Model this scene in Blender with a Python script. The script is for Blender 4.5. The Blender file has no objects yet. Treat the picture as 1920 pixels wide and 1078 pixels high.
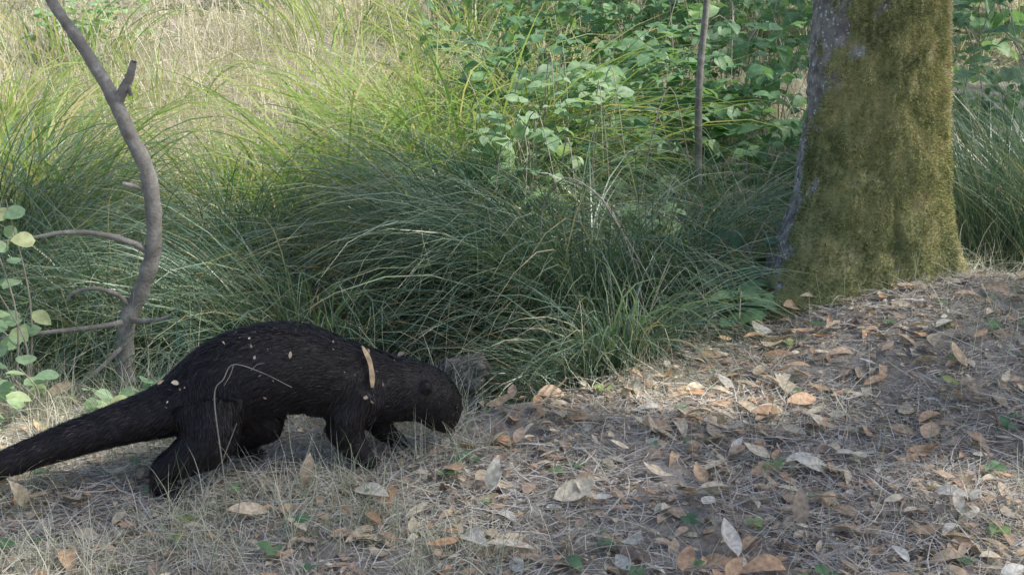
import bpy, math, numpy as np
from mathutils import Vector
rng=np.random.default_rng(7)
D=bpy.data; SC=bpy.context.scene
# ------------------------------------------------------------------ helpers
def _h(ix,iy,iz,seed):
    h=(ix*374761393+iy*668265263+iz*1442695041+seed*1274126177)&0xffffffff
    h=((h^(h>>13))*1274126177)&0xffffffff
    h=((h^(h>>16))*2246822519)&0xffffffff
    return (h^(h>>15)).astype(np.float64)/4294967295.0
def vnoise(x,y,z=0.0,seed=0):
    x,y,z=np.broadcast_arrays(np.asarray(x,float),np.asarray(y,float),np.asarray(z,float))
    ix=np.floor(x).astype(np.int64);iy=np.floor(y).astype(np.int64);iz=np.floor(z).astype(np.int64)
    fx=x-ix;fy=y-iy;fz=z-iz
    fx=fx*fx*(3-2*fx);fy=fy*fy*(3-2*fy);fz=fz*fz*(3-2*fz)
    r=0
    for a in (0,1):
        for b in (0,1):
            for c in (0,1):
                w=(fx if a else 1-fx)*(fy if b else 1-fy)*(fz if c else 1-fz)
                r=r+w*_h(ix+a,iy+b,iz+c,seed)
    return r
def fbm(x,y,z=0.0,seed=0,o=4):
    r=0;a=.5
    for i in range(o):
        r=r+a*(vnoise(x*2**i,y*2**i,np.asarray(z)*2**i,seed+i)-.5); a*=.5
    return r
def sstep(a,b,x):
    t=np.clip((x-a)/(b-a),0,1); return t*t*(3-2*t)
def unit(v): return v/np.maximum(np.linalg.norm(v,axis=-1,keepdims=True),1e-9)
def add_mesh(name,V,F,mat,attrs=None,smooth=True,parent=None):
    V=np.ascontiguousarray(V,dtype=np.float32);F=np.ascontiguousarray(F,dtype=np.int32)
    me=D.meshes.new(name);k=F.shape[1]
    me.vertices.add(len(V));me.vertices.foreach_set('co',V.ravel())
    me.loops.add(F.size);me.loops.foreach_set('vertex_index',F.ravel())
    me.polygons.add(len(F));me.polygons.foreach_set('loop_start',np.arange(0,F.size,k,dtype=np.int32))
    me.polygons.foreach_set('loop_total',np.full(len(F),k,dtype=np.int32))
    me.polygons.foreach_set('use_smooth',np.full(len(F),smooth))
    me.update(calc_edges=True)
    for n,a in (attrs or {}).items():
        at=me.attributes.new(n,'FLOAT','POINT');at.data.foreach_set('value',np.ascontiguousarray(a,dtype=np.float32))
    ob=D.objects.new(name,me);SC.collection.objects.link(ob)
    if mat: me.materials.append(mat)
    if parent: ob.parent=parent
    return ob
def empty(name,loc=(0,0,0)):
    e=D.objects.new(name,None);e.empty_display_size=.1;SC.collection.objects.link(e);return e
class Bag:
    def __init__(s): s.V=[];s.F=[];s.A={};s.n=0
    def add(s,V,F,**A):
        s.V.append(V);s.F.append(F+s.n);s.n+=len(V)
        for k,a in A.items(): s.A.setdefault(k,[]).append(a)
    def make(s,name,mat,parent=None,smooth=True):
        return add_mesh(name,np.concatenate(s.V),np.concatenate(s.F),mat,{k:np.concatenate(a) for k,a in s.A.items()},smooth,parent)
def blades(base,az,L,lean,curv,W,n=5,p=1.2,daz=0.0,fold=0.0):
    N=len(base);az=az.copy()
    L=np.broadcast_to(L,N);lean=np.broadcast_to(lean,N);curv=np.broadcast_to(curv,N);W=np.broadcast_to(W,N)
    tw=rng.uniform(-.9,.9,N)
    P=base.copy();out=[];r=rng.random(N)
    daz=rng.normal(0,1,N)*daz
    for k in range(n+1):
        u=k/n
        th=lean+curv*u**p
        d=np.stack([np.cos(az)*np.sin(th),np.sin(az)*np.sin(th),np.cos(th)],1)
        s=np.stack([-np.sin(az),np.cos(az),np.zeros(N)],1)
        nn=np.cross(d,s)
        s2=s*np.cos(tw)[:,None]+nn*np.sin(tw)[:,None]
        w=W*(.75+.5*u if u<.4 else .95)*max(.06,(1-u**2.5))
        out.append(P-s2*w[:,None]/2);out.append(P+s2*w[:,None]/2)
        P=P+d*(L/n)[:,None];az=az+daz/n
    m=2*(n+1)
    V=np.stack(out,1).reshape(-1,3)
    b=np.arange(N)[:,None]*m
    f=np.array([[2*k,2*k+1,2*k+3,2*k+2] for k in range(n)])
    F=(b[:,:,None]+f[None]).reshape(-1,4)
    t=np.tile(np.repeat(np.arange(n+1)/n,2),N)
    return V,F,np.repeat(r,m),t
def leaves(P,A,Nn,L,W,curl=.15,fold=.15,rows=5,pw=.85,rnd=None):
    N=len(P);A=unit(A);B=unit(np.cross(Nn,A));Nn=np.cross(A,B)
    L=np.broadcast_to(L,N)[:,None];W=np.broadcast_to(W,N)[:,None];curl=np.broadcast_to(curl,N)[:,None];fold=np.broadcast_to(fold,N)[:,None]
    out=[]
    for k in range(rows+1):
        u=k/rows;w=max(.02,math.sin(math.pi*u**pw)**.8 if 0<u<1 else .02)*.5
        c=P+A*L*u-Nn*curl*L*(u-.3)**2*1.6
        e=Nn*fold*W*w
        out+= [c-B*W*w+e,c,c+B*W*w+e]
    m=3*(rows+1);V=np.stack(out,1).reshape(-1,3)
    f=[]
    for k in range(rows):
        o=3*k;f+=[[o,o+1,o+4,o+3],[o+1,o+2,o+5,o+4]]
    F=(np.arange(N)[:,None,None]*m+np.array(f)[None]).reshape(-1,4)
    if rnd is None: rnd=rng.random(N)
    t=np.tile(np.repeat(np.arange(rows+1)/rows,3),N)
    return V,F,np.repeat(rnd,m),t
def cr(pts,n):
    pts=np.asarray(pts,float);m=len(pts)
    P=np.vstack([2*pts[0]-pts[1],pts,2*pts[-1]-pts[-2]])
    out=[]
    for i in range(m-1):
        p0,p1,p2,p3=P[i:i+4]
        for j in range(n):
            t=j/n
            out.append(.5*((2*p1)+(-p0+p2)*t+(2*p0-5*p1+4*p2-p3)*t*t+(-p0+3*p1-3*p2+p3)*t**3))
    out.append(pts[-1]);return np.array(out)
def tube(pts,rad,ns=8,knob=0.0):
    pts=np.asarray(pts,float);n=len(pts);rad=np.broadcast_to(rad,n)
    T=unit(np.gradient(pts,axis=0));ref=np.array([.13,1,.21])
    A=unit(np.cross(T,ref));B=np.cross(T,A)
    a=np.linspace(0,2*np.pi,ns,endpoint=False)
    rr=rad[:,None]*(1+knob*rng.normal(0,1,(n,ns)))
    V=pts[:,None]+rr[...,None]*(np.cos(a)[None,:,None]*A[:,None]+np.sin(a)[None,:,None]*B[:,None])
    F=[]
    for i in range(n-1):
        for j in range(ns):
            k=(j+1)%ns;F.append([i*ns+j,i*ns+k,(i+1)*ns+k,(i+1)*ns+j])
    return V.reshape(-1,3),np.array(F)
# ------------------------------------------------------------------ materials
def mat_new(name):
    m=D.materials.new(name);m.use_nodes=True;nt=m.node_tree;nt.nodes.clear()
    return m,nt,nt.nodes.new,nt.links.new
def ramp(nt,cols):
    r=nt.nodes.new('ShaderNodeValToRGB');el=r.color_ramp.elements
    while len(el)<len(cols): el.new(.5)
    for e,(p,c) in zip(el,cols): e.position=p;e.color=(*c,1)
    return r
def mat_leaf(name,cols,trans=.3,rough=.5,tip=None,scale=60,spec=.4,mott=.35,diffuse=False):
    m,nt,N,Lk=mat_new(name)
    a=N('ShaderNodeAttribute');a.attribute_name='rnd'
    r=ramp(nt,cols);Lk(a.outputs['Fac'],r.inputs[0]);col=r.outputs[0]
    if tip:
        b=N('ShaderNodeAttribute');b.attribute_name='t'
        mr=N('ShaderNodeMapRange');mr.inputs[1].default_value=tip[1];mr.inputs[2].default_value=1.05;Lk(b.outputs['Fac'],mr.inputs[0])
        mx=N('ShaderNodeMix');mx.data_type='RGBA';Lk(mr.outputs[0],mx.inputs[0]);Lk(col,mx.inputs[6]);mx.inputs[7].default_value=(*tip[0],1);col=mx.outputs[2]
    if mott>0:
        g=N('ShaderNodeNewGeometry');no=N('ShaderNodeTexNoise');no.inputs['Scale'].default_value=scale;no.inputs['Detail'].default_value=1
        Lk(g.outputs['Position'],no.inputs['Vector'])
        m2=N('ShaderNodeMapRange');m2.inputs[1].default_value=.3;m2.inputs[2].default_value=.7;m2.inputs[3].default_value=1-mott;m2.inputs[4].default_value=1+mott;Lk(no.outputs['Fac'],m2.inputs[0])
        vm=N('ShaderNodeVectorMath');vm.operation='SCALE';Lk(col,vm.inputs[0]);Lk(m2.outputs[0],vm.inputs['Scale']);col=vm.outputs[0]
    o=N('ShaderNodeOutputMaterial')
    if diffuse:
        p=N('ShaderNodeBsdfDiffuse');Lk(col,p.inputs['Color'])
    else:
        p=N('ShaderNodeBsdfPrincipled');p.inputs['Roughness'].default_value=rough;p.inputs['Specular IOR Level'].default_value=spec
        Lk(col,p.inputs['Base Color'])
    if trans>0:
        tr=N('ShaderNodeBsdfTranslucent');v2=N('ShaderNodeVectorMath');v2.operation='MULTIPLY';v2.inputs[1].default_value=(1.25,1.35,.7);Lk(col,v2.inputs[0]);Lk(v2.outputs[0],tr.inputs[0])
        ms=N('ShaderNodeMixShader');ms.inputs[0].default_value=trans;Lk(p.outputs[0],ms.inputs[1]);Lk(tr.outputs[0],ms.inputs[2]);Lk(ms.outputs[0],o.inputs[0])
    else: Lk(p.outputs[0],o.inputs[0])
    return m
def mat_noise(name,cols,scale=10,rough=.9,bump=.4,detail=5,bscale=None,dist=.01,spec=.3,stretch=(1,1,1)):
    m,nt,N,Lk=mat_new(name)
    g=N('ShaderNodeNewGeometry');mp=N('ShaderNodeMapping');mp.inputs['Scale'].default_value=stretch;Lk(g.outputs['Position'],mp.inputs[0])
    no=N('ShaderNodeTexNoise');no.inputs['Scale'].default_value=scale;no.inputs['Detail'].default_value=detail;no.inputs['Roughness'].default_value=.65;Lk(mp.outputs[0],no.inputs['Vector'])
    r=ramp(nt,cols);Lk(no.outputs['Fac'],r.inputs[0])
    n2=N('ShaderNodeTexNoise');n2.inputs['Scale'].default_value=bscale or scale*4;n2.inputs['Detail'].default_value=4;Lk(mp.outputs[0],n2.inputs['Vector'])
    b=N('ShaderNodeBump');b.inputs['Strength'].default_value=bump;b.inputs['Distance'].default_value=dist;Lk(n2.outputs['Fac'],b.inputs['Height'])
    p=N('ShaderNodeBsdfPrincipled');p.inputs['Roughness'].default_value=rough;p.inputs['Specular IOR Level'].default_value=spec
    Lk(r.outputs[0],p.inputs['Base Color']);Lk(b.outputs[0],p.inputs['Normal'])
    o=N('ShaderNodeOutputMaterial');Lk(p.outputs[0],o.inputs[0]);return m
M_ground=mat_noise('soil',[(.3,(.23,.20,.18)),(.5,(.36,.325,.285)),(.62,(.46,.42,.37)),(.75,(.54,.50,.45))],scale=9,bump=.8,bscale=70,dist=.015)
M_sedge=mat_leaf('sedge_blade',[(0,(.10,.175,.14)),(.4,(.155,.25,.185)),(.75,(.21,.31,.21)),(.88,(.30,.38,.24)),(.92,(.50,.42,.28)),(1,(.58,.51,.37))],trans=.25,rough=.36,tip=((.38,.38,.24),.75),scale=8,spec=.7,mott=0)
M_bright=mat_leaf('broad_grass_blade',[(0,(.20,.34,.13)),(.5,(.34,.47,.16)),(.78,(.46,.55,.19)),(.88,(.62,.53,.3)),(1,(.68,.58,.37))],trans=.45,rough=.4,tip=((.5,.47,.22),.7),scale=8,mott=0)
M_straw=mat_leaf('straw',[(0,(.38,.34,.30)),(.3,(.56,.51,.45)),(.7,(.70,.66,.60)),(1,(.80,.77,.72))],trans=0,mott=0,diffuse=True)
M_slope=mat_leaf('sunlit_straw',[(0,(.45,.40,.30)),(.3,(.62,.57,.45)),(.7,(.76,.71,.59)),(1,(.84,.80,.69))],trans=.25,mott=0,diffuse=True)  # lighter copy of straw; sunshine on the slope is put into its colour
M_deadblade=mat_leaf('dead_sedge_blade',[(0,(.36,.27,.15)),(.5,(.5,.39,.22)),(1,(.62,.54,.36))],trans=.2,mott=0,diffuse=True)
M_drygreen=mat_leaf('thin_grass_blade',[(0,(.28,.37,.22)),(.2,(.46,.5,.34)),(.42,(.66,.64,.52)),(1,(.82,.79,.69))],trans=.2,mott=0,diffuse=True)
M_litter=mat_leaf('dead_leaf',[(0,(.26,.2,.17)),(.2,(.42,.32,.25)),(.4,(.60,.46,.33)),(.54,(.68,.42,.25)),(.66,(.64,.52,.38)),(.85,(.80,.69,.52)),(1,(.74,.72,.67))],trans=.1,rough=.55,scale=90,mott=.28)
M_bramble=mat_leaf('bramble_leaf',[(0,(.13,.25,.15)),(.4,(.19,.34,.19)),(.75,(.28,.43,.23)),(.92,(.40,.52,.22)),(1,(.56,.57,.26))],trans=.38,rough=.45,scale=40,mott=.2)
M_pale=mat_leaf('pale_leaf',[(0,(.28,.44,.27)),(.6,(.41,.56,.34)),(1,(.62,.66,.36))],trans=.35,rough=.5,scale=50,mott=.2)
M_canopy=mat_leaf('oak_leaf',[(0,(.06,.11,.035)),(.6,(.10,.16,.05)),(1,(.15,.2,.07))],trans=.3,mott=0,diffuse=True)
M_twig=mat_noise('twig_bark',[(.3,(.28,.24,.2)),(.6,(.48,.43,.37)),(.75,(.6,.56,.5))],scale=30,bump=.3,bscale=200,dist=.002)
M_sapbark=mat_noise('sapling_bark',[(.3,(.19,.175,.155)),(.5,(.30,.28,.25)),(.62,(.40,.38,.35)),(.72,(.55,.54,.51))],scale=22,bump=.7,bscale=110,dist=.004)
M_rock=mat_noise('rock',[(.3,(.05,.05,.052)),(.5,(.10,.10,.10)),(.62,(.17,.17,.16)),(.75,(.28,.27,.25))],scale=26,bump=1,bscale=80,dist=.012,rough=.95,spec=.15)
M_bark=mat_noise('oak_bark',[(.3,(.08,.075,.07)),(.48,(.17,.155,.135)),(.6,(.28,.26,.23)),(.7,(.45,.44,.41))],scale=16,bump=.8,bscale=50,dist=.012,stretch=(1,1,.45))
M_moss=mat_leaf('moss',[(0,(.24,.27,.12)),(.3,(.40,.42,.18)),(.6,(.56,.53,.25)),(.85,(.70,.62,.33)),(1,(.74,.70,.50))],trans=0,mott=0,diffuse=True)
# ------------------------------------------------------------------ terrain
ex=[-60,-3,-1,-.3,-.05,.25,.6,.85,1.7,3,60];ey=[3.4,3.35,3.22,3.15,3.15,3.32,3.8,4.5,4.9,5.1,5.3]
def gz(x,y):
    x=np.asarray(x,float);y=np.asarray(y,float)
    d=y-np.interp(x,ex,ey)+.10*fbm(x*2,y*2,3,5)
    calm=1-.8*np.exp(-((x+.6)/.55)**2-((y-2.78)/.25)**2)
    z=(.06*fbm(x*2.2,y*2.2,0,1)+.028*fbm(x*9,y*9,0,2))*calm
    z=z+.20*np.exp(-((x-1.5)/.62)**2-((y-3.85)/.62)**2)*sstep(.35,1.1,x)
    z=z-.36*sstep(0,.6,d)+.30*sstep(1.1,2.6,d)
    z=z+.19*np.clip(y-6.3,0,16)+.05*sstep(6,12,y)*fbm(x*.6,y*.6,0,9)*4
    z=z+.12*np.clip(y-22,0,40)
    return z
def axis(segs):
    o=[]
    for a,b,s in segs: o.append(np.arange(a,b,s))
    return np.concatenate(o+[np.array([segs[-1][1]])])
gx=axis([(-120,-12,6),(-12,-4,.4),(-4,-2,.06),(-2,2.6,.016),(2.6,5,.06),(5,12,.4),(12,120,6)])
gy=axis([(-80,-4,4),(-4,1.6,.2),(1.6,5.2,.016),(5.2,9,.06),(9,20,.4),(20,160,5)])
X,Y=np.meshgrid(gx,gy);Z=gz(X,Y)
nx,ny=len(gx),len(gy)
I=(np.arange(ny-1)[:,None]*nx+np.arange(nx-1)[None]).ravel()
add_mesh('ground',np.stack([X,Y,Z],2).reshape(-1,3),np.stack([I,I+1,I+nx+1,I+nx],1),M_ground)
def on(x,y,dz=0.): return np.stack([x,y,gz(x,y)+dz],1)
def inview(x,y,m=.12): return np.abs(x)<y*.46+m
# ------------------------------------------------------------------ sedge tussocks
def tussock(x,y,R,n,L=1.05,h=0.0,w=.0055,bias=(0,0),lean=.12,curv=1.75,name='sedge_tussock',mat=None,spread=.45):
    r=R*np.sqrt(rng.random(n));a=rng.uniform(0,2*np.pi,n)
    bx=x+r*np.cos(a);by=y+r*np.sin(a);b=on(bx,by,h-.02-.1*(r/R)**2*h)
    az=np.arctan2(np.sin(a)*r/R+bias[1]+rng.normal(0,.3,n),np.cos(a)*r/R+bias[0]+rng.normal(0,.3,n))
    V,F,rn,t=blades(b,az,L*rng.uniform(.5,1.15,n),np.abs(lean+rng.normal(0,spread*.4,n))+.3*r/R,curv*rng.uniform(.7,1.3,n),w*rng.uniform(.6,1.3,n),n=7,daz=.4)
    return add_mesh(name,V,F,mat or M_sedge,{'rnd':rn,'t':t})
for (x,y,R,n,L,h,b) in [(.2,4.45,.22,1250,1.2,.16,(-.5,-.35)),(-.2,4.85,.22,850,1.1,.12,(-.35,-.3)),(.6,4.9,.22,850,1.15,.12,(-.1,-.3)),
        (-.8,4.2,.22,950,1.0,.08,(-.35,-.35)),(-1.4,4.35,.22,950,1.05,.08,(.1,-.3)),(-.48,3.9,.13,380,.7,.0,(-.2,-.3)),
        (.30,3.72,.13,620,.68,.02,(-.3,-.2)),(.45,4.15,.13,420,.72,.05,(-.5,-.3)),(-1.95,4.5,.25,900,1.1,.1,(.2,-.3)),(-1.7,3.85,.18,500,.7,.0,(.1,-.2)),
        (-.95,3.65,.12,330,.5,.0,(.1,-.2)),(1.05,5.5,.24,800,1.15,.1,(-.3,-.2)),(1.7,5.9,.25,700,1.1,.1,(-.1,-.3)),(-.05,5.5,.24,600,1.0,.1,(-.1,-.3)),
        (-1.2,5.2,.24,600,.9,.1,(0,-.3)),(-2.3,5.3,.26,750,1.1,.1,(.2,-.2))]:
    tussock(x,y,R,n,L,h,bias=b)
for (x,y) in [(1.98,4.95),(2.25,5.3),(2.0,5.8),(2.6,5.6),(2.25,4.65)]:
    tussock(x,y,.24,600,1.05,.05,w=.0045,lean=.1,curv=1.0,bias=(-.1,-.1))
for (x,y,R,n,L) in [(-.75,5.8,.35,330,1.2),(-.25,5.9,.3,360,1.3),(-1.35,6.0,.3,140,.8),(-2.35,6.0,.35,360,1.05),(-2.0,5.5,.25,240,.9),(-.45,6.6,.3,280,1.25),(-1.0,5.25,.25,170,.8),(-2.9,6.6,.3,260,1.0),(.15,6.3,.3,280,1.3),(-.3,5.1,.2,160,.9),
        (-2.4,8.2,.4,90,.7),(-.9,7.8,.4,130,.9),(-3.3,9.3,.5,120,.9),(-1.4,10,.5,100,.9),(.3,8,.4,200,1.0),(-3.1,7.4,.35,180,.9),(-.3,9.4,.5,200,1.0)]:
    tussock(x,y,R,n,L,.03,w=.0125,lean=.1,curv=1.55,name='broad_leaved_grass',mat=M_bright,spread=.5)
for (x,y,R,n,L) in [(-.62,4.75,.16,80,.75),(-.45,5.0,.15,70,.85),(-.85,4.95,.15,60,.7),(.1,4.1,.12,50,.6),(-1.1,4.6,.15,50,.7),(.75,4.55,.12,45,.6)]:
    tussock(x,y,R,n,L,.05,w=.011,lean=.3,curv=1.9,name='dead_sedge_blades',mat=M_deadblade,spread=.8)
n=12000
x=rng.uniform(-3.2,3.2,n);y=rng.uniform(3.3,7.2,n);d=y-np.interp(x,ex,ey)
k=(d>.0)&inview(x,y,.4)&(vnoise(x*2.5,y*2.5,0,31)+rng.normal(0,.2,n)>.42);x=x[k];y=y[k];n=len(x)
V,F,rn,t=blades(on(x,y,-.01),rng.uniform(0,6.28,n),rng.uniform(.12,.5,n),np.abs(rng.normal(.25,.25,n)),rng.uniform(.4,1.8,n),rng.uniform(.003,.006,n),n=5,daz=.6)
add_mesh('ditch_grass',V,F,M_sedge,{'rnd':rn,'t':t})
# ------------------------------------------------------------------ dry grass slope
n=64000
y=6.0+11*rng.random(n)**1.5;x=rng.uniform(-1,1,n)*(y*.46+.5)
k=(vnoise(x*1.6,y*1.6,0,41)+.25*vnoise(x*6,y*6,0,42)>.26+.25*sstep(-.2,1.2,x)*(y<9));x=x[k];y=y[k];n=len(x)
tall=rng.random(n)<.14
V,F,rn,t=blades(on(x,y,0),rng.uniform(0,6.28,n),rng.uniform(.08,.42,n)*np.where(tall,1.8,1),np.where(tall,.35,1)*np.abs(rng.normal(1.0,.45,n)),rng.normal(.4,.5,n),rng.uniform(.003,.007,n)*(y/7),n=3,daz=.5)
add_mesh('dry_grass_slope',V,F,M_slope,{'rnd':rn,'t':t})
# ------------------------------------------------------------------ bramble thicket
def trifoliate(B,P,az,size,pitch,rnd=None):
    N=len(P)
    if rnd is None: rnd=rng.random(N)
    for da,sc,off in ((0,1.0,.25),(1.25,.82,.0),(-1.25,.82,.0)):
        a=az+da+rng.normal(0,.1,N);pt=pitch+rng.normal(0,.15,N)
        A=np.stack([np.cos(a)*np.cos(pt),np.sin(a)*np.cos(pt),np.sin(pt)],1)
        fw=np.stack([np.cos(az),np.sin(az),np.sin(pitch)],1)
        Nn=np.stack([rng.normal(0,.25,N),rng.normal(-.3,.25,N),np.ones(N)],1)
        V,F,r,t=leaves(P+fw*(size*off)[:,None],A,Nn,size*sc,size*sc*.72,curl=.2,fold=.25,rows=5,pw=.75,rnd=np.clip(rnd+rng.normal(0,.05,N),0,1))
        B.add(V,F,rnd=r,t=t)
def thicket(name,blobs,n,size,mat,par=None):
    e=empty(name);Bl=Bag();Bc=Bag()
    w=np.array([b[6] for b in blobs],float);w/=w.sum()
    ids=rng.choice(len(blobs),n,p=w);bb=np.array([b[:6] for b in blobs])[ids]
    u=unit(rng.normal(0,1,(n,3)));rad=rng.random(n)**.45
    p=bb[:,:3].copy();p[:,2]=gz(p[:,0],p[:,1])+bb[:,2]
    p=p+u*rad[:,None]*bb[:,3:6]
    p[:,2]=np.maximum(p[:,2],gz(p[:,0],p[:,1])+.04+.1*rng.random(n))
    s=size*rng.uniform(.5,1.25,n)
    rr=np.clip(.15+.55*rng.random(n)+.5*fbm(p[:,0]*2,p[:,1]*2,p[:,2]*2,77),0,1)
    trifoliate(Bl,p,rng.uniform(0,6.28,n),s,rng.normal(-.15,.3,n),rr)
    Bl.make('leaf_mass',mat,e)
    for b in blobs:
        for i in range(int(7*max(1,b[6]))):
            x0,y0=b[0]+rng.normal(0,b[3]*.4),b[1]+rng.normal(0,b[4]*.4);a=rng.uniform(0,6.28);Lc=rng.uniform(.5,1.1)*max(b[3],.3);hh=b[2]+b[5]*rng.uniform(.3,1)
            g0=float(gz(x0,y0))
            pts=[(x0,y0,g0-.02),(x0+.15*Lc*math.cos(a),y0+.15*Lc*math.sin(a),g0+hh*.6),(x0+.55*Lc*math.cos(a),y0+.55*Lc*math.sin(a),g0+hh),(x0+1.0*Lc*math.cos(a),y0+Lc*math.sin(a),g0+hh*.6)]
            c=cr(pts,5);V,F=tube(c,np.linspace(.0045,.0015,len(c)),5);Bc.add(V,F)
    Bc.make('canes',M_twig,e);return e
thicket('bramble_thicket',[(.35,5.9,.45,.35,.4,.45,.6),(.0,6.6,.5,.5,.5,.5,.5),(1.0,6.6,.6,.6,.5,.5,1.4),(1.7,6.2,.45,.5,.5,.55,1.2),(1.1,7.6,.7,.9,.6,.7,1.6),(2.3,7.2,.6,.7,.6,.7,1.2),(.1,8.0,.5,.8,.6,.6,.9),(3.0,6.7,.5,.6,.6,.6,.8)],1750,.11,M_bramble)
thicket('bramble_patch',[(.02,5.1,.62,.26,.2,.26,1),(.55,5.0,.52,.14,.14,.09,.3),(.3,5.4,.85,.3,.2,.15,.5)],85,.092,M_pale)
thicket('bramble_sprig',[(.95,4.35,.1,.16,.25,.2,1),(.75,4.0,.0,.12,.2,.16,.8)],42,.085,M_bramble)
thicket('background_shrubs',[(x_,y_,.7,1.6,1.2,1.1,1) for x_,y_ in [(-1.0,13),(.8,10.5),(2.2,10),(3.8,10),(1.2,13),(4.5,13),(-4.2,15),(-.8,16),(-6,17),(2.5,17),(6,17),(-3,20),(0,21),(4,22),(8,22),(-8,22)]],2800,.22,M_bramble)
thicket('pale_shrub',[(-3.2,9.5,.35,.5,.4,.35,1),(-4.6,11.5,.5,.8,.5,.5,1),(-2.2,11.5,.4,.6,.5,.4,1)],260,.09,M_pale)
# ------------------------------------------------------------------ low pale-leaved plants near the sapling
e=empty('snowberry_plant');B=Bag();Bs=Bag()
for (x0,y0,h,n_) in [(-1.38,3.25,.50,14),(-1.34,3.2,.34,8),(-.985,3.12,.15,12),(-1.28,3.1,.16,10),(-1.40,3.4,.6,12),(-1.1,3.08,.10,6),(-1.36,3.0,.14,9)]:
    g0=float(gz(x0,y0));top=np.array([x0+rng.normal(0,.02),y0-.03,g0+h])
    c=cr([(x0,y0,g0-.02),(x0+.03,y0,g0+h*.5),tuple(top)],6);V,F=tube(c,np.linspace(.004,.0015,len(c)),5);Bs.add(V,F)
    f=rng.uniform(.35,1,n_)[:,None];p=np.array([x0,y0,g0])*(1-f)+top*f+rng.normal(0,.035,(n_,3));p[:,2]=np.maximum(p[:,2],g0+.03);a=rng.uniform(0,6.28,n_)
    V,F,r,t=leaves(p,np.stack([np.cos(a),np.sin(a),rng.normal(0,.3,n_)],1),np.stack([rng.normal(0,.4,n_),rng.normal(-.8,.3,n_),np.ones(n_)],1),rng.uniform(.045,.07,n_),rng.uniform(.035,.055,n_),curl=.1,fold=.15,rows=7,pw=.8);B.add(V,F,rnd=r,t=t)
B.make('leaves',M_pale,e);Bs.make('stems',M_twig,e)
# ------------------------------------------------------------------ sapling
e=empty('bare_sapling');B=Bag()
S=[(-1.17,3.55,-.2),(-1.16,3.55,.07),(-1.144,3.55,.165),(-1.098,3.55,.255),(-1.0585,3.55,.36),(-1.045,3.55,.488),(-1.056,3.55,.613),(-1.095,3.55,.713),(-1.146,3.55,.842),(-1.218,3.55,.976),(-1.29,3.55,1.094),(-1.36,3.57,1.25),(-1.43,3.6,1.7),(-1.4,3.65,2.3)]
c=cr(S,7);V,F=tube(c,np.interp(np.linspace(0,1,len(c)),[0,.1,.55,.62,1],[.032,.026,.0215,.019,.008])*(1+.05*np.sin(np.arange(len(c))*1.3)),14,.035);B.add(V,F)
def br(pts,r0,r1,ns=8): 
    c=cr(pts,6);V,F=tube(c,np.linspace(r0,r1,len(c)),ns,.05);B.add(V,F)
br([(-1.13,3.55,.80),(-1.10,3.54,.85),(-1.08,3.53,.88),(-1.062,3.52,.925)],.017,.010)
br([(-1.085,3.545,.83),(-1.085,3.53,.86),(-1.09,3.53,.89)],.007,.004)
br([(-1.06,3.55,.365),(-1.10,3.53,.40),(-1.186,3.5,.435),(-1.28,3.48,.445),(-1.40,3.45,.43),(-1.55,3.42,.42)],.011,.004)
br([(-1.135,3.55,.165),(-1.2,3.5,.16),(-1.31,3.45,.16),(-1.45,3.42,.15),(-1.6,3.4,.12)],.010,.004)
br([(-1.14,3.55,.17),(-1.09,3.5,.175),(-1.02,3.47,.19),(-.985,3.46,.205)],.010,.004)
br([(-1.13,3.55,.2),(-1.16,3.52,.25),(-1.22,3.5,.275),(-1.28,3.5,.26),(-1.30,3.5,.24)],.008,.005)
br([(-1.05,3.55,.55),(-1.09,3.53,.57),(-1.12,3.52,.58)],.008,.006)
br([(-1.15,3.54,.10),(-1.2,3.42,.05),(-1.27,3.38,-.0)],.008,.005)
br([(-1.36,3.57,1.25),(-1.2,3.6,1.6),(-1.1,3.7,2.0)],.012,.004)
B.make('trunk',M_sapbark,e)
n=120;p=np.stack([rng.normal(-1.4,.3,n),rng.normal(3.7,.3,n),rng.uniform(1.8,2.6,n)],1);a=rng.uniform(0,6.28,n)
V,F,r,t=leaves(p,np.stack([np.cos(a),np.sin(a),rng.normal(-.2,.3,n)],1),np.stack([rng.normal(0,.4,n),rng.normal(0,.4,n),np.ones(n)],1),.06,.03);add_mesh('crown',V,F,M_canopy,{'rnd':r,'t':t},parent=e)
B=Bag();c=cr([(.86,5.6,-.1),(.85,5.6,.3),(.84,5.6,.7),(.86,5.6,1.2),(.83,5.65,2.2)],7);V,F=tube(c,np.linspace(.02,.012,len(c)),9,.04);B.add(V,F)
e=empty('slender_sapling');B.make('trunk',M_sapbark,e)
n=120;p=np.stack([rng.normal(.85,.3,n),rng.normal(5.7,.3,n),rng.uniform(1.7,2.6,n)],1);a=rng.uniform(0,6.28,n)
V,F,r,t=leaves(p,np.stack([np.cos(a),np.sin(a),rng.normal(-.2,.3,n)],1),np.stack([rng.normal(0,.4,n),rng.normal(0,.4,n),np.ones(n)],1),.06,.03);add_mesh('crown',V,F,M_canopy,{'rnd':r,'t':t},parent=e)
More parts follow.
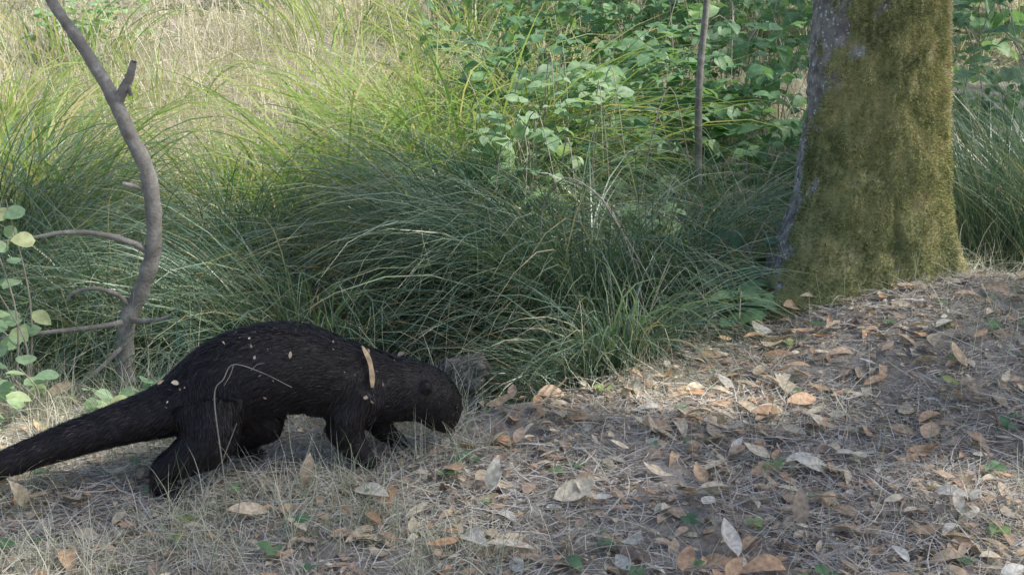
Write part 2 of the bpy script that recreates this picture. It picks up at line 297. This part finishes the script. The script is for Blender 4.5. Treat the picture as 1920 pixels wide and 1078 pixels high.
# ------------------------------------------------------------------ mossy tree
sun_az=math.radians(102);sun_el=math.radians(52)
sd=np.array([math.sin(sun_az)*math.cos(sun_el),math.cos(sun_az)*math.cos(sun_el),math.sin(sun_el)])
tree=empty('mossy_oak_tree')
def trunkpt(a,z):
    r=.212+.21*np.exp(-np.maximum(z,-.1)/.33)*(1+.16*np.cos(3*a+1.0)+.10*np.cos(5*a+.4)+.38*np.cos(a-math.radians(200)))
    r=r*np.interp(z,[0,2,10],[1,.93,.45])
    cx=1.245+.02*np.exp(-z/.3)-.012*z;cy=4.22+.0*z
    nr=.06*fbm(np.cos(a)*1.5,np.sin(a)*1.5,z*1.8,51)+.040*fbm(np.cos(a)*5,np.sin(a)*5,z*7,52)+.020*fbm(np.cos(a)*18,np.sin(a)*18,z*18,53)
    r=r+nr
    return np.stack([cx+r*np.cos(a),cy+r*np.sin(a),z],-1)
za=np.concatenate([np.arange(-.3,1.5,.009),np.arange(1.5,10,.05)]);na=260
A_,Z_=np.meshgrid(np.linspace(0,2*np.pi,na,endpoint=False),za)
V=trunkpt(A_,Z_).reshape(-1,3);nz=len(za)
i,j=np.meshgrid(np.arange(nz-1),np.arange(na),indexing='ij');jj=(j+1)%na
F=np.stack([i*na+j,i*na+jj,(i+1)*na+jj,(i+1)*na+j],2).reshape(-1,4)
def mossmask(P,a):
    da=np.cos(a-math.radians(-48))
    low=np.exp(-((P[:,0]-1.38)/.15)**2-((P[:,2]-.24)/.09)**2)
    return da*.60+1.2*fbm(P[:,0]*4,P[:,1]*4,P[:,2]*3,61)+1.3*fbm(P[:,0]*16,P[:,1]*16,P[:,2]*12,62)+.45*np.exp(-np.maximum(P[:,2],0)/.3)*np.cos(a-math.radians(215))-.55*low+.05
mk=mossmask(V,A_.ravel())
m,nt,N,Lk=mat_new('mossy_bark')
at=N('ShaderNodeAttribute');at.attribute_name='moss';g=N('ShaderNodeNewGeometry')
def nz_(s,d=5): 
    q=N('ShaderNodeTexNoise');q.inputs['Scale'].default_value=s;q.inputs['Detail'].default_value=d;Lk(g.outputs['Position'],q.inputs['Vector']);return q
n1=nz_(25);n2=nz_(9);n3=nz_(90);n4=nz_(70,3)
bk=ramp(nt,[(.3,(.16,.145,.135)),(.5,(.30,.28,.255)),(.64,(.46,.44,.41))]);Lk(n1.outputs[0],bk.inputs[0])
lic=ramp(nt,[(.60,(0,0,0)),(.65,(1,1,1))]);Lk(n4.outputs[0],lic.inputs[0])
mxl=N('ShaderNodeMix');mxl.data_type='RGBA';Lk(lic.outputs[0],mxl.inputs[0]);Lk(bk.outputs[0],mxl.inputs[6]);mxl.inputs[7].default_value=(.72,.73,.71,1)
mo=ramp(nt,[(.3,(.24,.26,.12)),(.5,(.40,.39,.18)),(.7,(.56,.50,.26))]);Lk(n2.outputs[0],mo.inputs[0])
ad=N('ShaderNodeMath');ad.operation='ADD';sb=N('ShaderNodeMath');sb.operation='MULTIPLY_ADD';sb.inputs[1].default_value=.5;sb.inputs[2].default_value=-.25;Lk(n3.outputs[0],sb.inputs[0]);Lk(at.outputs['Fac'],ad.inputs[0]);Lk(sb.outputs[0],ad.inputs[1])
th=N('ShaderNodeMapRange');th.inputs[1].default_value=.0;th.inputs[2].default_value=.12;Lk(ad.outputs[0],th.inputs[0])
mx=N('ShaderNodeMix');mx.data_type='RGBA';Lk(th.outputs[0],mx.inputs[0]);Lk(mxl.outputs[2],mx.inputs[6]);Lk(mo.outputs[0],mx.inputs[7])
bp=N('ShaderNodeBump');bp.inputs['Strength'].default_value=.8;bp.inputs['Distance'].default_value=.012;Lk(n3.outputs[0],bp.inputs['Height'])
p=N('ShaderNodeBsdfPrincipled');p.inputs['Roughness'].default_value=.92;p.inputs['Specular IOR Level'].default_value=.15;Lk(mx.outputs[2],p.inputs['Base Color']);Lk(bp.outputs[0],p.inputs['Normal'])
o=N('ShaderNodeOutputMaterial');Lk(p.outputs[0],o.inputs[0]);M_trunk=m
add_mesh('trunk',V,F,M_trunk,{'moss':mk},parent=tree)
n=110000
a=rng.uniform(-math.pi*1.02,math.radians(40),n);z=rng.uniform(-.05,1.45,n)
P=trunkpt(a,z);e1=trunkpt(a+.01,z)-P;e2=trunkpt(a,z+.005)-P;Nn=unit(np.cross(e1,e2))
k=mossmask(P,a)+rng.normal(0,.07,n)>.05;P=P[k];Nn=Nn[k];n=len(P)
dd=unit(Nn+rng.normal(0,.6,(n,3))+np.array([0,0,-.25]));sdv=unit(np.cross(dd,rng.normal(0,1,(n,3))))
Lf=(rng.uniform(.004,.013,n)*(.4+1.5*vnoise(P[:,0]*26,P[:,1]*26,P[:,2]*26,67)))[:,None];wf=rng.uniform(.0009,.0022,n)[:,None]
V=np.stack([P-sdv*wf,P+sdv*wf,P+dd*Lf+sdv*wf*.3,P+dd*Lf-sdv*wf*.3],1).reshape(-1,3)
rr=np.clip(.45+1.6*fbm(P[:,0]*4,P[:,1]*4,P[:,2]*4,66)+1.8*fbm(P[:,0]*20,P[:,1]*20,P[:,2]*20,68)+.25*(P[:,0]-1.25)/.25+rng.normal(0,.14,n),0,1)  # yellower, lighter toward the right: sunlight on that side coloured into the moss
add_mesh('moss',V,np.arange(4*n).reshape(-1,4),M_moss,{'rnd':np.repeat(rr,4),'t':np.tile([0,0,1,1],n)},parent=tree)
n=4000;u=unit(rng.normal(0,1,(n,3)));P=np.array([1.0,4.3,11.0])+u*(rng.random(n)**.4)[:,None]*np.array([2.4,2.4,1.8])
k=vnoise(P[:,0]*1.3,P[:,1]*1.3,P[:,2]*1.3,99)>.42;P=P[k];n=len(P);a=rng.uniform(0,6.28,n)
V,F,r,t=leaves(P,np.stack([np.cos(a),np.sin(a),rng.normal(-.2,.4,n)],1),rng.normal(0,.5,(n,3))+np.array([0,0,1.]),.13,.075,rows=3)
add_mesh('crown_leaves',V,F,M_canopy,{'rnd':r,'t':t},parent=tree)
B=Bag()
for q in P[rng.choice(n,26)]:
    s=np.array([1.17,4.22,rng.uniform(6.5,9.8)]);c=cr([s,(s+q)/2+np.array([0,0,.3]),q],8);V,F=tube(c,np.linspace(.05,.01,len(c)),7,.03);B.add(V,F)
B.make('limbs',M_bark,tree)
# unseen trees added off to the right, crowns laid out to shade the glade
n=24000
tx=rng.uniform(-3.5,4.0,n);ty=rng.uniform(-1.5,9.0,n);hz=rng.uniform(13.5,19,n)
lit=.58+.42*sstep(5.0,5.9,ty+.25*(fbm(tx*1.5,ty*1.5,0,70)*4))*sstep(1.2,-.2,tx)-.06*sstep(5.0,6.0,ty)*sstep(-.3,1,tx)+.2*np.exp(-((tx-1.3)/.35)**2-((ty-4.0)/.5)**2)
gap=vnoise(tx*1.6,ty*1.6,0,71)*.6+vnoise(tx*5,ty*5,0,72)*.4
k=gap>lit*.9
tx,ty,hz=tx[k],ty[k],hz[k];n=len(tx)
P=np.stack([tx,ty,np.full(n,.3)],1)+sd[None]*((hz-.3)/sd[2])[:,None]
a=rng.uniform(0,6.28,n)
A=np.stack([np.cos(a),np.sin(a),rng.normal(-.2,.4,n)],1);Nn=unit(sd[None]*.5+rng.normal(0,.5,(n,3))+np.array([0,0,.7]))
Ts=[(10,1.0),(13,4.5),(12,9),(14.5,-1.5)]
dist=np.stack([(P[:,0]-tx_)**2+(P[:,1]-ty_)**2 for tx_,ty_ in Ts],1).argmin(1)
for q_,(tx_,ty_) in enumerate(Ts):
    sel=dist==q_;tr=empty('added_shade_tree');g0=float(gz(tx_,ty_))
    if sel.sum()>30:
        V,F,r,t=leaves(P[sel],A[sel],Nn[sel],rng.uniform(.12,.19,sel.sum()),rng.uniform(.07,.11,sel.sum()),rows=3)
        add_mesh('crown_leaves',V,F,M_canopy,{'rnd':r,'t':t},parent=tr)
        B=Bag()
        for q in P[sel][rng.choice(sel.sum(),26)]:
            s=np.array([tx_,ty_,rng.uniform(8,14.5)]);c=cr([s,(s+q)/2+np.array([0,0,.4]),q],8);V,F=tube(c,np.linspace(.05,.012,len(c)),6,.03);B.add(V,F)
        B.make('limbs',M_bark,tr)
    c=cr([(tx_,ty_,g0-.3),(tx_,ty_+.05,4),(tx_+.1,ty_,9),(tx_,ty_,15)],8);V,F=tube(c,np.linspace(.3,.1,len(c)),20,.03);add_mesh('trunk',V,F,M_bark,parent=tr)
# ------------------------------------------------------------------ litter
def region(n,y0=1.9,y1=5.2,dmax=.12):
    y=y0+(y1-y0)*rng.random(n);x=rng.uniform(-1,1,n)*(y*.47+.15)
    k=(y-np.interp(x,ex,ey)<dmax+.05*rng.normal(0,1,n));return x[k],y[k]
otx=lambda x,y:(np.abs(y-(2.70+.36*(x+.8)))<.1)&(x>-.88)&(x<-.25)
bare=lambda x,y:.55*vnoise(x*2.6,y*2.6,0,81)+.45*vnoise(x*8,y*8,0,82)
x,y=region(66000);n=len(x)
k=bare(x,y)+rng.normal(0,.08,n)>.36;x,y=x[k],y[k];n=len(x)
V,F,rn,t=blades(on(x,y,rng.uniform(0,.014,n)),rng.uniform(0,6.28,n),rng.uniform(.02,.13,n),rng.normal(1.45,.13,n),rng.normal(0,.25,n),rng.uniform(.0009,.0034,n),n=3,daz=.6)
add_mesh('straw_litter',V,F,M_straw,{'rnd':rn,'t':t})
x,y=region(42000);n=len(x);k=bare(x,y)+rng.normal(0,.12,n)>.35;x,y=x[k],y[k];n=len(x);a=rng.uniform(0,6.28,n)
V,F,r,t=leaves(on(x,y,rng.uniform(.001,.012,n)),np.stack([np.cos(a),np.sin(a),rng.normal(0,.25,n)],1),np.stack([rng.normal(0,.35,n),rng.normal(0,.35,n),np.ones(n)],1),rng.uniform(.006,.03,n),rng.uniform(.004,.014,n),curl=.3,rows=2,rnd=rng.random(n)**1.1)
add_mesh('leaf_crumbs',V,F,M_litter,{'rnd':r,'t':t})
x,y=region(4300);k=~otx(x,y);x,y=x[k],y[k];k=rng.random(len(x))<.35+.65*sstep(-.9,.3,x);x,y=x[k],y[k];n=len(x);a=rng.uniform(0,6.28,n)
big=rng.random(n)<.12
Ls=np.where(big,rng.uniform(.07,.105,n),rng.uniform(.024,.072,n))
V,F,r,t=leaves(on(x,y,np.where(big,.022,rng.uniform(.004,.024,n))),np.stack([np.cos(a),np.sin(a),rng.normal(0,.2,n)],1),np.stack([rng.normal(0,.35,n),rng.normal(-.15,.35,n),np.ones(n)],1),Ls,Ls*rng.uniform(.26,.5,n),curl=rng.normal(.12,.3,n),fold=rng.uniform(-.1,.6,n),rows=8,pw=.9,rnd=np.where(big,rng.uniform(.4,1,n),rng.random(n)))
add_mesh('fallen_leaves',V,F,M_litter,{'rnd':r,'t':t})
B=Bag();x,y=region(520)
for x0,y0 in zip(x,y):
    L_=rng.uniform(.04,.24);a=rng.uniform(0,6.28);b=a+rng.normal(0,.35)
    p0=np.array([x0,y0]);p1=p0+L_*.5*np.array([math.cos(a),math.sin(a)]);p2=p1+L_*.5*np.array([math.cos(b),math.sin(b)])
    q=on(np.array([p0[0],p1[0],p2[0]]),np.array([p0[1],p1[1],p2[1]]),np.array([.008,.014+.01*rng.random(),.008]))
    c=cr(q,3);r0=rng.uniform(.0012,.0035);V,F=tube(c,np.linspace(r0,r0*.5,len(c)),5,.06);B.add(V,F)
B.make('fallen_twigs',M_twig)
x,y=region(44000,1.9,4.9,.25)
dens=sstep(.35,-.5,x)*.95+.12+.3*sstep(1.0,1.8,x)+.5*sstep(-.25,.05,y-np.interp(x,ex,ey))*(x<.4)
tf=vnoise(x*7,y*7,0,91)
k=(rng.random(len(x))<dens*sstep(.30,.6,tf))&~otx(x,y);x,y,tf=x[k],y[k],tf[k];n=len(x)
hh=np.where(y>3.0,1.3,1.)*(.6+tf)
V,F,rn,t=blades(on(x,y,-.003),rng.uniform(0,6.28,n),rng.uniform(.04,.16,n)*hh,np.abs(rng.normal(.75,.45,n)),rng.normal(1.0,.9,n),rng.uniform(.0009,.0024,n),n=5,daz=1.0)
add_mesh('thin_grass',V,F,M_drygreen,{'rnd':rn,'t':t})
x,y=region(230);n=len(x);B=Bag();trifoliate(B,on(x,y,rng.uniform(.01,.03,n)),rng.uniform(0,6.28,n),rng.uniform(.014,.04,n),rng.normal(.1,.2,n));B.make('small_herbs',M_bramble)
e=empty('dead_bramble_stem');B=Bag()
br([(.18,4.3,-.2),(.1,4.25,.3),(.17,4.1,.5),(.3,4.05,.44),(.38,4.0,.30),(.43,3.95,.12),(.47,3.9,-.1)],.003,.0025,6)
br([(.3,4.05,.44),(.42,3.95,.25),(.52,3.9,.05)],.0025,.0015,6)
B.make('stem',M_twig,e)
e=empty('fallen_branch');B=Bag()
br([(1.42,3.15,.07),(1.55,3.4,.16),(1.75,3.7,.25),(1.95,3.9,.30)],.009,.006)
br([(1.55,3.4,.16),(1.5,3.5,.15),(1.42,3.55,.17)],.005,.002)
B.make('branch',M_twig,e)
# ------------------------------------------------------------------ rocks
import bmesh
def rock(x,y,z,s,seed):
    bm=bmesh.new();bmesh.ops.create_icosphere(bm,subdivisions=5,radius=1)
    co_=np.array([v.co[:] for v in bm.verts])
    rg=np.random.default_rng(seed)
    for i in range(16):
        nrm=unit(rg.normal(0,1,3)+np.array([0,-.2,.25]));lim=rg.uniform(.55,.8);dp=co_@nrm;co_-=np.where(dp>lim,dp-lim,0)[:,None]*nrm*.95
    co_*= (1+.35*fbm(co_[:,0]*2+seed,co_[:,1]*2,co_[:,2]*2,seed,5)+.12*fbm(co_[:,0]*9+seed,co_[:,1]*9,co_[:,2]*9,seed+9,3))[:,None]
    for v,q in zip(bm.verts,co_): v.co=Vector((q[0]*s[0],q[1]*s[1],max(q[2],-.6)*s[2]))
    me=D.meshes.new('rock');bm.to_mesh(me);bm.free();me.polygons.foreach_set('use_smooth',[True]*len(me.polygons));me.materials.append(M_rock)
    ob=D.objects.new('rock',me);ob.location=(x,y,z);ob.rotation_euler=(0,0,seed);SC.collection.objects.link(ob)
rock(-.16,3.5,.0,(.105,.09,.09),3);rock(-.11,3.25,-.02,(.06,.05,.045),5);rock(.2,3.25,-.01,(.06,.05,.03),11);rock(.66,2.95,.0,(.05,.04,.03),15)
# ------------------------------------------------------------------ river otter
yaw=math.radians(20);Lv=np.array([-math.sin(yaw),math.cos(yaw),0])
body=np.array([
 (-1.25,2.56,.045,.014,.012),(-1.215,2.574,.0585,.022,.020),(-1.151,2.598,.088,.030,.029),(-1.042,2.638,.122,.038,.037),(-.9315,2.678,.150,.046,.045),
 (-.818,2.718,.175,.061,.060),(-.7486,2.742,.197,.084,.080),(-.6658,2.77,.234,.106,.097),(-.583,2.798,.252,.111,.103),(-.511,2.822,.247,.108,.100),
 (-.4388,2.846,.219,.099,.094),(-.3648,2.87,.192,.091,.088),(-.298,2.892,.174,.082,.076),(-.245,2.908,.162,.076,.071),(-.208,2.920,.144,.071,.070),(-.186,2.928,.114,.064,.062),(-.176,2.932,.084,.051,.052),(-.171,2.934,.062,.033,.036),(-.170,2.934,.050,.014,.018)])
bc=cr(body,6)
VV=[];FF=[]
FLOWP=[];FLOWD=[]
def loft(C,ns=24,lat=None,flow=-1):
    P=C[:,:3];T=unit(np.gradient(P,axis=0));base=len(VV)
    for i in range(len(P)):
        lv=lat if lat is not None else unit(np.cross(T[i],np.array([.2,.1,1.0]))*1.0)
        l=lv-T[i]*np.dot(lv,T[i]);l=l/np.linalg.norm(l);u=np.cross(T[i],l)
        for j in range(ns):
            a=2*math.pi*j/ns;VV.append(P[i]+math.cos(a)*l*C[i,4]+math.sin(a)*u*C[i,3])
        FLOWP.append(P[i]);FLOWD.append(flow*T[i])
    for i in range(len(P)-1):
        for j in range(ns):
            k=(j+1)%ns;FF.append((base+i*ns+j,base+i*ns+k,base+(i+1)*ns+k,base+(i+1)*ns+j))
    FF.append(tuple(base+j for j in range(ns))[::-1]);o=base+(len(P)-1)*ns;FF.append(tuple(o+j for j in range(ns)))
loft(bc,24,Lv)
def leg(pts,fa,spread=.016,tl=.03):
    pts=np.array([(*p[:3],p[3],p[3]*.9) for p in pts]);g=float(gz(pts[-1,0],pts[-1,1]))
    pts[:,2]+=np.linspace(0,1,len(pts))*(g)
    loft(cr(pts,5),14,None,1)
    c=pts[-1,:3];f=np.array([math.cos(fa),math.sin(fa),0]);s=np.array([-math.sin(fa),math.cos(fa),0])
    for i in range(5):
        o=(i-2)*spread*.55;q=c+s*o*.8-f*.008;ln=tl*(1-.12*abs(i-2))
        e_=q+f*ln+s*o*.7;gg=float(gz(e_[0],e_[1]))
        loft(cr(np.array([(*q,.011,.010),(*(q+f*ln*.6+s*o*.4+np.array([0,0,.004])),.0095,.0085),(e_[0],e_[1],gg+.006,.006,.006)]),3),8,None,1)
        PAWS.append((e_[0],e_[1],gg+.006,f))
PAWS=[]
leg([(-.70,2.70,.190,.090),(-.695,2.665,.130,.072),(-.74,2.645,.094,.048),(-.79,2.633,.066,.033),(-.804,2.628,.036,.026),(-.785,2.62,.018,.022)],yaw-.2,.026,.05)
leg([(-.66,2.81,.17,.070),(-.60,2.84,.11,.055),(-.645,2.86,.065,.034),(-.69,2.87,.04,.026),(-.655,2.872,.018,.021)],yaw,.026,.05)
leg([(-.37,2.84,.175,.080),(-.40,2.805,.118,.055),(-.39,2.80,.078,.039),(-.365,2.80,.038,.029),(-.345,2.803,.018,.023)],yaw-.1,.018,.03)
leg([(-.34,2.91,.16,.062),(-.345,2.94,.09,.042),(-.32,2.95,.04,.028),(-.29,2.955,.018,.021)],yaw+.1,.018,.03)
def blob(c,r,n=10):
    c=np.array(c,float);ks=np.linspace(-1,1,n)
    pts=np.array([(c[0]+r[0]*t*.98,c[1],c[2],r[2]*math.sqrt(max(.05,1-t*t)),r[1]*math.sqrt(max(.05,1-t*t))) for t in ks]);loft(pts,12,Lv,-1)
hc=np.array([-.230,2.913,.166])
blob(hc-Lv*.068+np.array([-.002,0,.024]),(.015,.010,.017));blob(hc+Lv*.068+np.array([-.002,0,.024]),(.015,.010,.017))
blob(np.array([-.176,2.931,.079])-Lv*.026,(.024,.024,.028));blob(np.array([-.176,2.931,.079])+Lv*.026,(.024,.024,.028))
ot=empty('river_otter')
me=D.meshes.new('body');me.from_pydata([tuple(v) for v in VV],[],FF);me.update()
tmp=D.objects.new('tmp',me);SC.collection.objects.link(tmp)
r_=tmp.modifiers.new('r','REMESH');r_.mode='VOXEL';r_.voxel_size=.0055
s_=tmp.modifiers.new('s','SMOOTH');s_.iterations=7;s_.factor=.5
dg=bpy.context.evaluated_depsgraph_get();bm_=D.meshes.new_from_object(tmp.evaluated_get(dg))
D.objects.remove(tmp)
m,nt,N,Lk=mat_new('otter_skin')
p=N('ShaderNodeBsdfPrincipled');g=N('ShaderNodeNewGeometry');q=N('ShaderNodeTexNoise');q.inputs['Scale'].default_value=60;Lk(g.outputs['Position'],q.inputs['Vector'])
r=ramp(nt,[(.3,(.010,.008,.007)),(.7,(.022,.016,.013))]);Lk(q.outputs[0],r.inputs[0]);Lk(r.outputs[0],p.inputs['Base Color']);p.inputs['Roughness'].default_value=.6
o=N('ShaderNodeOutputMaterial');Lk(p.outputs[0],o.inputs[0]);M_skin=m
bm_.materials.clear();bm_.materials.append(M_skin);bm_.polygons.foreach_set('use_smooth',[True]*len(bm_.polygons))
bo=D.objects.new('body',bm_);SC.collection.objects.link(bo);bo.parent=ot
bm_.calc_loop_triangles();nt_=len(bm_.loop_triangles)
co=np.empty(len(bm_.vertices)*3,np.float32);bm_.vertices.foreach_get('co',co);co=co.reshape(-1,3).astype(float)
ti=np.empty(nt_*3,np.int32);bm_.loop_triangles.foreach_get('vertices',ti);ti=ti.reshape(-1,3)
a_,b_,c_=co[ti[:,0]],co[ti[:,1]],co[ti[:,2]];cn=np.cross(b_-a_,c_-a_);ar=np.linalg.norm(cn,axis=1)
def surf(n):
    ii=rng.choice(nt_,n,p=ar/ar.sum());u=rng.random(n);v=rng.random(n);f=u+v>1;u[f]=1-u[f];v[f]=1-v[f]
    return a_[ii]+(b_-a_)[ii]*u[:,None]+(c_-a_)[ii]*v[:,None],unit(cn[ii])
n=100000;P,Nn=surf(n)
FP=np.array(FLOWP);FD=np.array(FLOWD);idx=np.empty(n,int)
for s in range(0,n,10000):
    d2=((P[s:s+10000,None,:]-FP[None])**2).sum(2);idx[s:s+10000]=d2.argmin(1)
T=FD[idx]+np.array([0,0,-.35]);T=T-Nn*(T*Nn).sum(1,keepdims=True);T=unit(T)
cl=np.stack([fbm(P[:,0]*75,P[:,1]*75,P[:,2]*75,90+i,2) for i in range(3)],1)
dd=unit(T+cl*.8+Nn*(.16+.10*rng.random(n))[:,None]+rng.normal(0,.10,(n,3)))
ylow=sstep(.03,.12,P[:,2]);hd=1-.6*sstep(-.28,-.2,P[:,0])
Lf=(rng.uniform(.010,.020,n)*(.35+.65*ylow)*hd)[:,None]
sdv=unit(np.cross(dd,Nn)+rng.normal(0,.3,(n,3)));wf=rng.uniform(.0004,.0009,n)[:,None]
mid=P+dd*Lf*.55;tip=P+dd*Lf+T*Lf*.1-Nn*Lf*.06
V=np.stack([P-sdv*wf,P+sdv*wf,mid+sdv*wf*.8,mid-sdv*wf*.8,tip+sdv*wf*.15,tip-sdv*wf*.15],1).reshape(-1,3)
b0=np.arange(n)[:,None]*6;F=np.concatenate([b0+np.array([[0,1,2,3]]),b0+np.array([[3,2,4,5]])])
M_fur=mat_leaf('otter_fur',[(0,(.012,.009,.011)),(.6,(.024,.018,.021)),(1,(.062,.048,.052))],trans=0,rough=.44,spec=.45,mott=0)
rr=np.clip(rng.random(n)*.8+cl[:,0]*.8,0,1)
add_mesh('fur',V,F,M_fur,{'rnd':np.repeat(rr,6),'t':np.tile([0,0,.5,.5,1,1],n)},parent=ot)
def glossy(name,c,rough):
    m,nt,N,Lk=mat_new(name);p=N('ShaderNodeBsdfPrincipled');p.inputs['Base Color'].default_value=(*c,1);p.inputs['Roughness'].default_value=rough;o=N('ShaderNodeOutputMaterial');Lk(p.outputs[0],o.inputs[0]);return m
M_eye=glossy('eye',(.004,.004,.004),.05);M_nose=glossy('nose_pad',(.03,.022,.02),.35);M_wh=glossy('whisker',(.35,.3,.26),.4)
def ball(nm,c,s,mt):
    bm=bmesh.new();bmesh.ops.create_uvsphere(bm,u_segments=16,v_segments=10,radius=1)
    for v in bm.verts: v.co=Vector((v.co.x*s[0]+c[0],v.co.y*s[1]+c[1],v.co.z*s[2]+c[2]))
    me=D.meshes.new(nm);bm.to_mesh(me);bm.free();me.materials.append(mt);me.polygons.foreach_set('use_smooth',[True]*len(me.polygons));ob=D.objects.new(nm,me);SC.collection.objects.link(ob);ob.parent=ot
fwd=np.array([math.cos(yaw),math.sin(yaw),0])
for sgn,nm in ((-1,'eye_near'),(1,'eye_far')): ball(nm,np.array([-.178,2.931,.122])+Lv*sgn*.050+fwd*.024,(.006,.006,.006),M_eye)
ball('nose',np.array([-.162,2.936,.050])+fwd*.006,(.014,.015,.011),M_nose)
B=Bag()
for sgn in (-1,1):
    for i in range(9):
        s=np.array([-.166,2.934,.071])+Lv*sgn*.046+rng.normal(0,.006,3);c=cr([s,s+Lv*sgn*.02+np.array([.005,0,-.012])+rng.normal(0,.005,3),s+Lv*sgn*.035+np.array([.012,0,-.035])+rng.normal(0,.01,3)],4)
        V,F=tube(c,np.linspace(.0005,.0002,len(c)),4);B.add(V,F)
B.make('whiskers',M_wh,ot)
B=Bag()
for (x0,y0,z0,f) in PAWS:
    s=np.array([x0,y0,z0]);c=cr([s,s+f*.006+np.array([0,0,.001]),s+f*.012-np.array([0,0,.004])],3);V,F=tube(c,np.linspace(.0025,.0006,len(c)),5);B.add(V,F)
B.make('claws',M_nose,ot)
def skin(i,ang,off):
    P=bc[:,:3];T=unit(np.gradient(P,axis=0));l=Lv-T[i]*np.dot(Lv,T[i]);l/=np.linalg.norm(l);u=np.cross(T[i],l)
    nn=-math.cos(ang)*l*(bc[i,4]+off)+math.sin(ang)*u*(bc[i,3]+off);return P[i]+nn,unit(nn),T[i]
ia=int(np.argmin(np.abs(bc[:,0]+.405)))
vv=[];K=14
for k in range(K+1):
    u=k/K;p0,n0,t0=skin(ia,math.radians(66-54*u),.015);w=.0075*math.sin(math.pi*(.08+.86*u))**.6*(1+.2*math.sin(u*9))
    p0=p0+t0*(.006*math.sin(u*2.5)+.032*u);vv+=[p0-t0*w,p0+n0*.002,p0+t0*w]
V=np.array(vv);F=[]
for k in range(K): o=3*k;F+=[[o,o+1,o+4,o+3],[o+1,o+2,o+5,o+4]]
M_strip=mat_leaf('strip_tan',[(0,(.70,.49,.29)),(1,(.70,.49,.29))],trans=.1,rough=.5,scale=60)
add_mesh('tan_strip',V,np.array(F),M_strip,{'rnd':np.zeros(len(V)),'t':np.zeros(len(V))},parent=ot)  # narrow tan strip following the near side of the body
pp=[];aa=[];nn_=[];Q=40
for i in range(Q):
    j=rng.integers(30,72);p0,n0,t0=skin(j,math.radians(rng.uniform(-15,80)),.015);pp.append(p0);nn_.append(n0+rng.normal(0,.5,3));aa.append(t0+rng.normal(0,.8,3))
Lq=.004+.018*rng.random(Q)**2.5
V,F,r,t=leaves(np.array(pp),np.array(aa),np.array(nn_),Lq,Lq*rng.uniform(.4,.8,Q),rows=4,rnd=rng.uniform(.0,.9,Q));add_mesh('body_flecks',V,F,M_litter,{'rnd':r,'t':t},parent=ot)  # small flecks in litter colours scattered over the back and near side
e=empty('dry_weed_stalk');B=Bag()
br([(-.62,2.5,-.01),(-.625,2.5,.12),(-.6345,2.5,.285),(-.61,2.49,.33),(-.587,2.49,.362),(-.53,2.49,.345),(-.465,2.48,.315)],.0018,.0007,6)
br([(-.622,2.5,.15),(-.60,2.49,.2),(-.585,2.48,.235)],.0012,.0006,5);br([(-.587,2.49,.362),(-.595,2.49,.34),(-.61,2.49,.315)],.0011,.0006,5);br([(-.55,2.49,.35),(-.535,2.48,.365),(-.52,2.48,.368)],.001,.0005,5)
br([(-.60,2.49,.0),(-.58,2.48,.08),(-.53,2.47,.14),(-.5,2.47,.15)],.0012,.0006,5)
B.make('stalk',M_twig,e)
e=np.array([(-.475,2.66),(-1.08,2.55),(-.05,2.62),(.2,2.6),(.62,2.45),(.38,2.3),(.75,2.75),(.95,2.6),(-.02,2.3),(.05,3.18)])
n=len(e);A=np.stack([rng.normal(0,.5,n),rng.normal(0,.3,n),rng.uniform(.0,.5,n)],1);A[0]=(.1,0,1)
V,F,r,t=leaves(on(e[:,0],e[:,1],.01),A,np.stack([rng.normal(0,.2,n),np.full(n,-.7),np.full(n,.7)],1),.085,.035,curl=.25,fold=.3,rows=9,rnd=rng.uniform(.2,1,n))
add_mesh('curled_dead_leaves',V,F,M_litter,{'rnd':r,'t':t})
# ------------------------------------------------------------------ light & camera
w=D.worlds.new('World');SC.world=w;w.use_nodes=True;nt=w.node_tree;bg=nt.nodes['Background']
sk=nt.nodes.new('ShaderNodeTexSky');sk.sky_type='NISHITA';sk.sun_disc=False;sk.sun_elevation=sun_el;sk.sun_rotation=sun_az;sk.dust_density=2.0
nt.links.new(sk.outputs[0],bg.inputs[0]);bg.inputs[1].default_value=.15
l=D.lights.new('sun','SUN');l.energy=5;l.angle=math.radians(.9);l.color=(1,.95,.86);lo=D.objects.new('sun',l);SC.collection.objects.link(lo)
lo.rotation_euler=Vector(tuple(-sd)).to_track_quat('-Z','Y').to_euler()
cam=D.cameras.new('camera');cam.sensor_width=36;cam.lens=43.46;cam.clip_start=.05;cam.clip_end=1000
cob=D.objects.new('camera',cam);SC.collection.objects.link(cob);cob.location=(0,0,1.15);cob.rotation_euler=(math.radians(76),0,0);SC.camera=cob
SC.view_settings.view_transform='Standard';SC.view_settings.look='None';SC.view_settings.exposure=0
